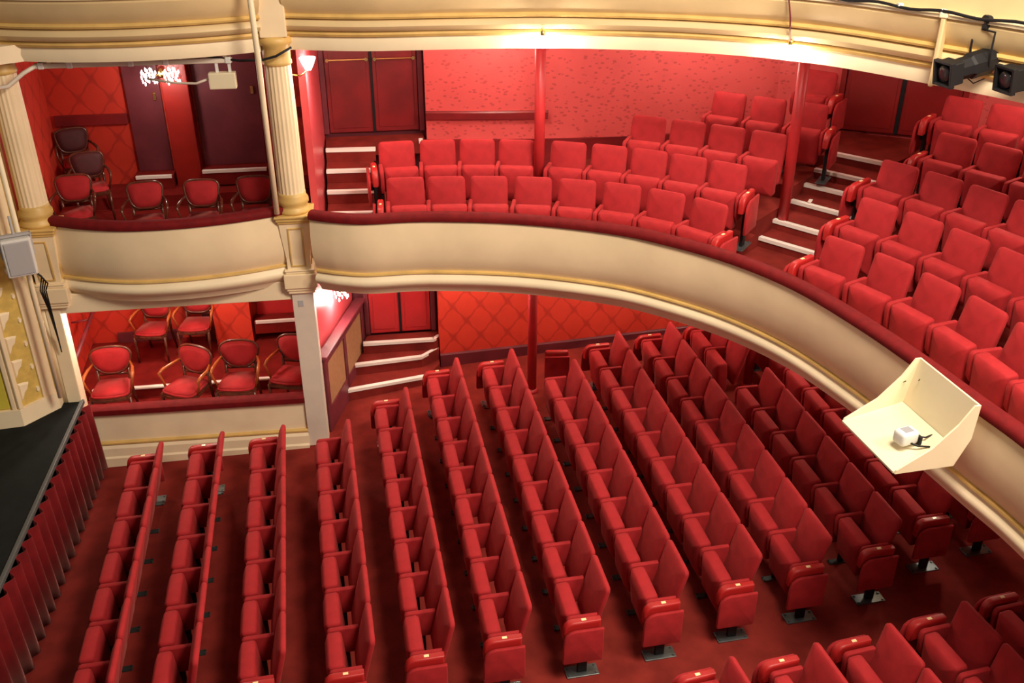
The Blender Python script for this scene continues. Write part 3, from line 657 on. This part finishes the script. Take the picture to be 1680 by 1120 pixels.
for key, lst in CIRC.items():
    k = 'ABCDE'.index(key.upper()); up = key.isupper()
    for i, (x, y, r) in enumerate(lst):
        last = i == len(lst) - 1
        if up:
            where = 'last before the aisle steps' if last else ORD[i] + (' from the far door steps' if k < 2 else ' along')
            lab = 'red velvet circle seat, %s row below the papered wall, %s' % (ROWN[k], where)
            ends = (1 if (i == 0 and k < 2) else 0, 1 if (last and k != 2) else 0)
        else:
            where = 'beside the aisle steps' if i == 0 else ORD[i] + ' from the aisle steps'
            lab = 'red velvet circle seat, %s row beneath the spotlights, %s' % (ROWN[k], where); ends = (1 if i == 0 else 0, 0)
        place_seat(x, y, TZ[k] + (0.008 if key == 'E' else 0), r, lab, 'circle seats near the far wall' if up else 'circle seats beneath the spotlights', ends, 0.94, ME_circ)
# a lone end standard left standing beside the stalls post
t = thing('end_standard', 'lone red end panel on a black pedestal beside the stalls post', 'seat end', (2.30, 11.42, fz(2.3)), -0.1)
bm = bmesh.new(); box(bm, -0.16, 0.16, -0.04, 0.04, 0.54, 0.64, None, 0.03, 4); obj('end_armrest', bm, M_LEATHER, t, True)
bm = bmesh.new(); box(bm, -0.17, 0.17, -0.085, -0.05, 0.19, 0.58, None, 0.010, 2); obj('end_panel', bm, M_VELVET, t)
bm = bmesh.new(); box(bm, -0.03, 0.05, -0.02, 0.02, 0.012, 0.55, None, 0.006); obj('pedestal', bm, M_BLACK, t)
bm = bmesh.new(); box(bm, -0.14, 0.14, -0.07, 0.07, 0, 0.014, None, 0.004); obj('floor_plate', bm, M_STEEL, t)

# ------------------------------------------------------------------ box armchairs
def armchair(label, back_round, group, x, y, z, rz, arm_m=None, cloth=None):
    """faces local -Y"""
    t = thing('armchair', label, 'armchair', (x, y, z), rz, group)
    bm = bmesh.new(); pts = [(-0.19, 0.20), (-0.235, -0.16), (-0.20, -0.23), (0, -0.255), (0.20, -0.23), (0.235, -0.16), (0.19, 0.20)]
    prism(bm, pts, 0.40, 0.45)
    bmesh.ops.bevel(bm, geom=bm.edges[:], offset=0.012, segments=2, affect='EDGES'); obj('seat_frame', bm, M_WOOD, t)
    bm = bmesh.new(); prism(bm, [(px * 0.93, py * 0.93) for px, py in pts], 0.43, 0.49)
    bmesh.ops.bevel(bm, geom=bm.edges[:], offset=0.02, segments=3, affect='EDGES'); obj('seat', bm, M_VELVET, t, True)
    B = T(0, 0.215, 0.72) @ Matrix.Rotation(-0.2, 4, 'X')
    out = []
    for k in range(28):
        a = 2 * PI * k / 28; ca, sa = math.cos(a), math.sin(a)
        ex = 0.55 if not back_round else 0.8
        u = 0.205 * math.copysign(abs(ca) ** ex, ca); v = 0.165 * math.copysign(abs(sa) ** ex, sa)
        u *= (1.06 if back_round else 1.0) + (0.22 if back_round else 0.14) * v / 0.165
        out.append((u, v))
    bm = bmesh.new(); cf = [bm.verts.new(B @ Vector((u * 0.6, -0.03, v * 0.6))) for u, v in out]; f1 = [bm.verts.new(B @ Vector((u * 0.97, -0.012, v * 0.97))) for u, v in out]; f2 = [bm.verts.new(B @ Vector((u * 0.97, 0.02, v * 0.97))) for u, v in out]
    for A_, B_ in ((cf, f1), (f1, f2)):
        for k in range(28): bm.faces.new((A_[k], A_[(k + 1) % 28], B_[(k + 1) % 28], B_[k]))
    bm.faces.new(cf); bm.faces.new(f2); obj('backrest', bm, cloth or M_VELVET, t, True)
    bm = bmesh.new(); tube(bm, [B @ Vector((u, 0.0, v)) for u, v in out], 0.017, 8, True); fr = obj('back_frame', bm, M_WOOD, t, True)
    bm = bmesh.new(); tube(bm, [(-0.16, 0.20, 0.535), (0, 0.215, 0.53), (0.16, 0.20, 0.535)], 0.014); obj('back_rail', bm, M_WOOD, t, True)
    for s in (-1, 1):
        bm = bmesh.new(); tube(bm, [(s * 0.215, -0.19, 0.0), (s * 0.21, -0.19, 0.2), (s * 0.215, -0.19, 0.42)], 0.02, 8, False, [0.013, 0.018, 0.022]); obj('leg', bm, M_WOOD, t, True)
        bm = bmesh.new(); tube(bm, [(s * 0.19, 0.27, 0.0), (s * 0.18, 0.205, 0.25), (s * 0.175, 0.19, 0.42), (s * 0.175, 0.205, 0.60)], 0.02, 8, False, [0.014, 0.018, 0.02, 0.018]); obj('leg', bm, M_WOOD, t, True)
        bm = bmesh.new(); tube(bm, [(s * 0.215, -0.10, 0.44), (s * 0.255, -0.10, 0.56), (s * 0.27, -0.12, 0.645), (s * 0.265, -0.05, 0.665), (s * 0.25, 0.08, 0.67), (s * 0.20, 0.22, 0.69)], 0.016, 8, False, [0.015, 0.014, 0.018, 0.022, 0.018, 0.014]); obj('arm', bm, arm_m or M_ARMW, t, True)
    t.scale = (1.12, 1.12, 1.1) if back_round else (0.92, 0.92, 0.92) if z > 2 else (1, 1, 1)
    return t
g0 = 'armchairs in the low stage box'; g1 = 'armchairs in the upper stage box'
armchair('round-backed red armchair in the low box, beside the pilaster', True, g0, -3.56, 11.58, 0.06, 0.05)
armchair('round-backed red armchair in the low box, second from the pilaster, turned towards the stage', True, g0, -2.60, 11.48, 0.06, -0.5)
armchair('round-backed red armchair in the low box, third from the pilaster', True, g0, -1.95, 11.52, 0.06, -0.1)
armchair('round-backed red armchair in the low box, partly hidden by the white pillar', True, g0, -1.26, 11.58, 0.06, -0.3)
armchair('red chair standing behind in the low box against the side wall', False, g0, -3.26, 13.0, 0.22, -0.15)
armchair('red chair standing behind in the low box beside the dark recess', False, g0, -2.68, 13.06, 0.22, -0.1)
armchair('dark wood red armchair in the upper box, beside the far fluted column', False, g1, -3.50, 11.52, 2.585, 0.12, M_WOOD)
armchair('dark wood red armchair in the upper box, second along the rail', False, g1, -2.62, 11.14, 2.585, 0.1, M_WOOD)
armchair('dark wood red armchair in the upper box, third along the rail', False, g1, -2.0, 11.12, 2.585, 0.0, M_WOOD)
armchair('dark wood red armchair in the upper box, beside the tall pale pipe', False, g1, -1.4, 11.16, 2.585, 0.0, M_WOOD)
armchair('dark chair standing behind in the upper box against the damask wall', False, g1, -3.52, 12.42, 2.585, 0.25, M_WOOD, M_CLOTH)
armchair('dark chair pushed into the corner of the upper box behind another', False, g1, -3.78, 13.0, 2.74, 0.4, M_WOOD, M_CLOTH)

# ------------------------------------------------------------------ tray-shaped lamp housing on the circle front
t = thing('lamp_housing', 'open cream tray bracketed on the circle front, holding a floodlight', 'lamp housing', (4.15, 5.88, 2.95), 0.097)
# local axes: x away from the hall, y along the front
def side_poly(): return [(-0.50, -0.12), (0.0, -0.13), (0.10, 0.10), (0.11, 0.39), (0.06, 0.39), (-0.04, 0.24), (-0.22, 0.06), (-0.40, -0.04), (-0.49, -0.09)]
for y in (-0.37, 0.36):
    bm = bmesh.new(); A = [bm.verts.new((x, y, z)) for x, z in side_poly()]; B = [bm.verts.new((x, y + 0.014, z)) for x, z in side_poly()]
    n = len(A); bm.faces.new(A); bm.faces.new(B)
    for i in range(n): bm.faces.new((A[i], A[(i + 1) % n], B[(i + 1) % n], B[i]))
    obj('side_panel', bm, M_CREAM2, t)
bm = bmesh.new(); A = [bm.verts.new(p) for p in ((-0.51, -0.356, -0.12), (0.02, -0.356, -0.02), (0.02, 0.36, -0.02), (-0.51, 0.36, -0.12))]
B = [bm.verts.new((v.co.x, v.co.y, v.co.z + 0.016)) for v in A]
bm.faces.new(A); bm.faces.new(B)
for i in range(4): bm.faces.new((A[i], A[(i + 1) % 4], B[(i + 1) % 4], B[i]))
obj('tray_floor', bm, M_PLASTIC, t)
bm = bmesh.new(); A = [bm.verts.new(p) for p in ((0.02, -0.356, -0.03), (0.095, -0.356, 0.39), (0.095, 0.36, 0.39), (0.02, 0.36, -0.03))]
B = [bm.verts.new((v.co.x + 0.016, v.co.y, v.co.z)) for v in A]
bm.faces.new(A); bm.faces.new(B)
for i in range(4): bm.faces.new((A[i], A[(i + 1) % 4], B[(i + 1) % 4], B[i]))
obj('back_panel', bm, M_PLASTIC, t)
bm = bmesh.new(); tube(bm, [(0.05, 0.26, 0.26), (0.02, 0.23, 0.27)], 0.004, 6); tube(bm, [(0.0, 0.35, 0.20), (-0.03, 0.34, 0.20)], 0.004, 6); obj('hook', bm, M_BLACK, t)
t2 = thing('floodlight', 'small white floodlight with a printed patch, lying in the cream tray', 'lamp', (3.88, 5.72, 2.925), 0.25); t2.scale = (1.35, 1.35, 1.35)
bm = bmesh.new(); box(bm, -0.06, 0.06, -0.045, 0.045, 0.0, 0.085, None, 0.02, 3); obj('body', bm, M_WHITEP, t2, True)
bm = bmesh.new(); box(bm, -0.03, 0.03, -0.025, 0.025, 0.0845, 0.0865); obj('printed_label', bm, M_INK, t2)
bm = bmesh.new(); tube(bm, [(0.0, -0.04, 0.02), (0.03, -0.07, 0.01), (0.10, -0.09, 0.0)], 0.006, 6); tube(bm, [(0.06, 0.0, 0.03), (0.12, -0.03, 0.02), (0.22, 0.0, 0.0)], 0.005, 6); obj('cable', bm, M_BLACK, t2, True)
bm = bmesh.new(); box(bm, 0.055, 0.075, -0.055, 0.03, -0.005, 0.05, None, 0.004); obj('bracket', bm, M_BLACK, t2)

# ------------------------------------------------------------------ theatre spotlights on the gallery
def spotlight(label, loc, rz, tilt):
    t = thing('theatre_spotlight', label, 'spotlight', loc, rz, 'spotlights hung on the gallery front'); t.scale = (1.12, 1.12, 1.1)
    M = RY(tilt)                                            # the barrel points along local -X
    bm = bmesh.new(); vs = []
    prof = [(-0.30, 0.078), (-0.10, 0.084), (-0.08, 0.098), (0.22, 0.098), (0.30, 0.085), (0.35, 0.055)]
    R = []
    for x, h in prof: R.append([bm.verts.new(M @ Vector((x, h * math.cos(2 * PI * k / 8 + PI / 8) * 1.05, h * math.sin(2 * PI * k / 8 + PI / 8) * 1.05))) for k in range(8)])
    for A, B in zip(R, R[1:]):
        for k in range(8): bm.faces.new((A[k], A[(k + 1) % 8], B[(k + 1) % 8], B[k]))
    bm.faces.new(R[0]); bm.faces.new(R[-1]); obj('barrel', bm, M_BLACK, t)
    bm = bmesh.new()
    for y0, y1, z0, z1 in ((-0.10, -0.08, -0.10, 0.10), (0.08, 0.10, -0.10, 0.10), (-0.08, 0.08, 0.08, 0.10), (-0.08, 0.08, -0.10, -0.08)): box(bm, -0.335, -0.295, y0, y1, z0, z1, M, 0.003)
    obj('colour_frame', bm, M_BLACK, t)
    bm = bmesh.new(); box(bm, -0.30, -0.20, -0.088, 0.088, -0.088, 0.088, M, 0.01); obj('hood', bm, M_BLACK, t)
    bm = bmesh.new(); lathe(bm, [(0.072, -0.004), (0.06, 0.01), (0.03, 0.016)], n=20); bmesh.ops.transform(bm, matrix=M @ T(-0.31, 0, 0) @ RY(-PI / 2), verts=bm.verts); obj('lens', bm, M_LENS, t, True)
    bm = bmesh.new(); tube(bm, [M @ Vector((0.02, -0.10, 0)), (0.0, -0.105, 0.1), (-0.0, -0.105, 0.26), (0.0, 0.105, 0.26), (0.0, 0.105, 0.1), M @ Vector((0.02, 0.10, 0))], 0.009, 6); obj('yoke', bm, M_BLACK, t)
    bm = bmesh.new(); box(bm, -0.02, 0.02, -0.022, 0.022, 0.265, 0.37, None, 0.006); tube(bm, [(0, -0.03, 0.34), (0, 0.03, 0.34)], 0.03, 10); obj('hook_clamp', bm, M_BLACK, t)
    bm = bmesh.new(); tube(bm, [(0.2, 0.0, 0.02), (0.16, 0.02, -0.12), (0.05, 0.05, -0.17), (-0.05, 0.06, -0.10)], 0.005, 6); obj('power_lead', bm, M_BLACK, t, True)
    return t
spotlight('black theatre spotlight with square front, hung next to the upright strip on the gallery front', (5.27, 7.96, 5.24), 0.20, -0.17)
spotlight('second black theatre spotlight on the gallery front, hung farther from the upright strip', (5.60, 7.56, 5.25), 0.14, -0.12)
# bar and cable along the gallery ledge
G2 = [p for p in offset(FRONT2, -0.205) if p.x > 4.2]
bm = bmesh.new(); tube(bm, [(p.x, p.y, 5.625 + 0.012 * math.sin(i)) for i, p in enumerate(G2)], 0.014, 6); tag(obj('power_cable', bm, M_BLACK, None, True), 'black cable running along the gallery ledge above the spotlights', 'cable')
Gc = [p for p in offset(FRONT2, -0.185) if 3.0 < p.x < 6]
CL = ['beside the hanging cable', 'between the hanging cable and the upright strip', 'just before the upright strip', 'above the first spotlight', 'above the second spotlight']
for w_, q in zip(CL, (Gc[2], Gc[8], Gc[14], Gc[20], Gc[24])):
    bm = bmesh.new(); box(bm, q.x - 0.025, q.x + 0.025, q.y - 0.025, q.y + 0.025, 5.605, 5.65, None, 0.008)
    tag(obj('cable_clip', bm, M_WHITEP), 'small white cable clip on the gallery ledge, ' + w_, 'clip', 'cable clips on the gallery ledge')
q = min(FRONT2, key=lambda p: (p - Vector((5.12, 8.3))).length)
t = thing('ledge_bracket', 'cream box-shaped upright strip on the gallery front next to the spotlights', 'bracket', (q.x - 0.12, q.y - 0.10, 0), -0.85)
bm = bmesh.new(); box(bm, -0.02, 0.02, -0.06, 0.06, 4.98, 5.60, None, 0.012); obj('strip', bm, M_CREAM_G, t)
bm = bmesh.new(); box(bm, -0.035, 0.035, -0.07, 0.07, 5.58, 5.62, None, 0.008); obj('cap', bm, M_CREAM2, t)
# cable hanging over the gallery front to the lamp
bm = bmesh.new(); tube(bm, [(4.05, 9.48, 5.95), (4.09, 9.42, 5.62), (4.14, 9.42, 5.4), (4.20, 9.50, 5.16)], 0.009, 6); tag(obj('hanging_cable', bm, M_MAROON, None, True), 'thin dark cable hanging over the gallery front to a lamp', 'cable')
# lamps at the foot of the gallery front
def front_lamp(label, x, y, z, power):
    t = thing('front_lamp', label, 'lamp', (x, y, z), 0, 'bare lamps under the gallery front')
    bm = bmesh.new(); lathe(bm, [(0.0, -0.075), (0.045, -0.062), (0.066, -0.02), (0.06, 0.02), (0.03, 0.05), (0.02, 0.06)], n=16); obj('bulb', bm, M_BULB, t, True)
    bm = bmesh.new(); lathe(bm, [(0.022, 0.052), (0.026, 0.06), (0.026, 0.10), (0.015, 0.11)], n=14); obj('lamp_holder', bm, M_BRASS, t, True)
    bm = bmesh.new(); tube(bm, [(0, 0, 0.10), (0.0, 0.06, 0.12)], 0.008, 6); obj('bracket', bm, M_BRASS, t)
    l = point('lamp_light', (x, y - 0.0, z - 0.10), power, WHITE, 0.05)
front_lamp('glaring bare lamp under the gallery front above the post amid the seats', 1.86, 10.41, 5.045, 45)
front_lamp('glaring bare lamp under the gallery front at the hanging cable', 4.22, 9.52, 5.06, 45)
# crystal sconces
def crystal(label, x, y, z, arms, power, spread=0.10, rz=0.0):
    t = thing('crystal_sconce', label, 'sconce', (x, y, z), rz, 'crystal sconces')
    bm = bmesh.new(); lathe(bm, [(0.04, -0.06), (0.055, 0.0), (0.03, 0.06)], (0, 0), 12); obj('wall_plate', bm, M_BRASS, t, True)
    for a in arms:
        ax = a * spread
        bm = bmesh.new(); tube(bm, [(0, 0, 0), (ax * 0.6, -0.07, -0.03), (ax, -0.12, 0.02)], 0.008, 6); am = obj('sconce_arm', bm, M_BRASS, t, True)
        bm = bmesh.new()
        for k in range(30):
            th = k * 2.4; rr = 0.095 * math.sqrt((k % 10 + 1) / 10); zz = 0.05 - 0.17 * (k / 30)
            c = Matrix.Translation((ax + rr * math.cos(th), -0.12 + rr * math.sin(th), zz + 0.02)) @ Matrix.Rotation(th, 4, 'Z') @ Matrix.Diagonal((0.6, 0.6, 1.5, 1))
            bmesh.ops.create_icosphere(bm, subdivisions=1, radius=0.018, matrix=c)
        co = obj('crystal_drops', bm, M_CRYSTAL, am); co['kind'] = 'stuff'
    point('sconce_light', (x, y - (0.5 if len(arms) > 1 else 0.22), z - 0.08), power, WHITE, 0.07)
crystal('twin crystal sconce glittering on the red pier of the upper box', -2.56, 13.0, 4.27, (-1, 1), 24, 0.14)
crystal('crystal sconce glowing high over the maroon partition beside the white pillar', -0.53, 12.02, 1.60, (0,), 30)
crystal('crystal sconce at the top of the low box beside the pilaster', -3.52, 11.42, 1.99, (0,), 36)
point('low_box_fill_light', (-2.6, 12.3, 2.15), 70, WHITE, 0.1)  # extra unseen light, added to brighten the inside of the low box
bm = bmesh.new(); tube(bm, [(0, 0, 0.03), (0, 0, 0.31)], 0.008, 6); obj('stem', bm, M_BRASS, bpy.data.objects['crystal_sconce.002'], True)
t = thing('glass_shade_sconce', 'bright frosted glass sconce beside the fluted column above the circle steps', 'sconce', (-0.68, 10.98, 4.76))
bm = bmesh.new(); lathe(bm, [(0.03, -0.06), (0.06, 0.0), (0.09, 0.07), (0.085, 0.07), (0.0, 0.0)], (0.06, 0), 16); obj('glass_shade', bm, M_SHADE, t, True)
bm = bmesh.new(); tube(bm, [(-0.12, -0.02, -0.10), (-0.03, 0, -0.12), (0.055, 0, -0.06)], 0.01, 6); obj('sconce_arm', bm, M_BRASS, t, True)
point('sconce_light', (-0.42, 11.15, 4.66), 45, WHITE, 0.06)
# lights of the hidden fittings under the circle and under the gallery
for i, (x, y) in enumerate(((1.2, 11.9), (3.2, 12.0), (5.6, 11.0), (6.4, 8.6))): point('under_circle_light', (x, y, 2.1), 44, WHITE, 0.1)
for i, (x, y) in enumerate(((1.6, 12.2), (4.4, 11.8), (7.2, 9.6))): point('under_gallery_light', (x, y, 4.9), 48, WHITE, 0.1)

# ------------------------------------------------------------------ small fittings by the boxes
bm = bmesh.new(); tube(bm, [(-1.10, 10.62, 3.2), (-1.10, 10.60, 4.4), (-1.08, 10.42, 4.95), (-1.09, 10.36, 6.2)], 0.03, 10); tag(obj('pipe', bm, M_CREAM2, None, True), 'tall pale pipe running up beside the middle fluted column', 'pipe')
t = thing('cable_trunking', 'pale cable trunking with hangers under the gallery box front', 'trunking', (0, 0, 0))
bm = bmesh.new(); box(bm, -3.35, -1.38, 10.70, 10.76, 4.86, 4.91, None, 0.008); obj('trunking', bm, M_WHITE, t)
for x in (-3.2, -2.55, -1.9, -1.45):
    bm = bmesh.new(); box(bm, x - 0.02, x + 0.02, 10.715, 10.745, 4.90, 5.0, None, 0.004); obj('hanger', bm, M_CREAM2, t)
for x in (-3.28, -3.0, -2.4, -2.05, -1.42):
    bm = bmesh.new(); box(bm, x - 0.03, x + 0.03, 10.69, 10.77, 4.855, 4.922, None, 0.01); obj('strap', bm, M_WHITEP, t)
bm = bmesh.new(); tube(bm, [(-3.9, 10.5, 4.70), (-3.6, 10.6, 4.72), (-3.45, 10.68, 4.83), (-3.33, 10.72, 4.89)], 0.022, 8); tag(obj('conduit', bm, M_WHITE, None, True), 'pale flexible conduit drooping from the column to the trunking', 'conduit')
bm = bmesh.new(); tube(bm, [(-3.3, 10.72, 4.93), (-2.9, 10.73, 4.94), (-2.3, 10.73, 4.93), (-1.7, 10.73, 4.94), (-1.3, 10.70, 4.88), (-1.05, 10.62, 4.90), (-0.92, 10.62, 4.93), (-0.75, 10.6, 5.02)], 0.013, 6); tag(obj('black_cable', bm, M_BLACK, None, True), 'black cable lying on the trunking and crossing the fluted column', 'cable')
t = thing('emergency_light', 'cream emergency light box hanging under the gallery box front', 'emergency light', (-1.50, 10.72, 4.68))
bm = bmesh.new(); box(bm, -0.14, 0.14, -0.05, 0.05, -0.085, 0.085, None, 0.012); obj('casing', bm, M_PLASTIC, t)
for x in (-0.06, 0.07):
    bm = bmesh.new(); box(bm, x, x + 0.03, -0.01, 0.01, 0.08, 0.18); obj('bracket', bm, M_WHITEP, t)
bm = bmesh.new(); tube(bm, [(-1.64, 10.72, 4.70), (-1.78, 10.74, 4.65), (-2.0, 10.8, 4.65), (-2.3, 10.9, 4.68)], 0.013, 8); tag(obj('flex', bm, M_WHITE, None, True), 'pale flex looping from the emergency light towards the sconce', 'cable')
# loudspeaker by the proscenium
t = thing('loudspeaker', 'white loudspeaker with grey grille hung by the proscenium pier', 'loudspeaker', (-3.80, 10.28, 2.80), 0.35)
bm = bmesh.new(); box(bm, -0.15, 0.15, -0.10, 0.14, 0.0, 0.42, None, 0.02, 3); obj('cabinet', bm, M_WHITEP, t)
bm = bmesh.new(); box(bm, -0.125, 0.125, -0.112, -0.09, 0.025, 0.395, None, 0.01); obj('grille', bm, M_GREYP, t)
bm = bmesh.new(); box(bm, -0.16, 0.16, -0.03, 0.03, 0.43, 0.455, None, 0.005); box(bm, -0.165, -0.15, -0.03, 0.03, 0.2, 0.455); box(bm, 0.15, 0.165, -0.03, 0.03, 0.2, 0.455)
tube(bm, [(0, 0, 0.44), (0.0, 0.1, 0.62)], 0.015, 8); obj('bracket', bm, M_GREYP, t)
bm = bmesh.new(); tube(bm, [(-3.80, 10.42, 1.15), (-3.80, 10.42, 2.7), (-3.80, 10.42, 4.9)], 0.028, 10); tag(obj('pipe', bm, M_CREAM2, None, True), 'pale upright pipe behind the white loudspeaker', 'pipe')
t = thing('cable_bundle', 'tangle of dark cables under the white loudspeaker', 'cables', (0, 0, 0))
for k in range(4):
    bm = bmesh.new(); tube(bm, [(-3.72, 10.42 , 2.75), (-3.70 + 0.015 * k, 10.5, 2.66 - 0.03 * k), (-3.76 + 0.02 * k, 10.52, 2.48), (-3.74 + 0.01 * k, 10.56, 2.25 - 0.05 * k), (-3.76, 10.70, 1.75 - 0.05 * k)], 0.008, 6); obj('cable', bm, M_BLACK, t, True)
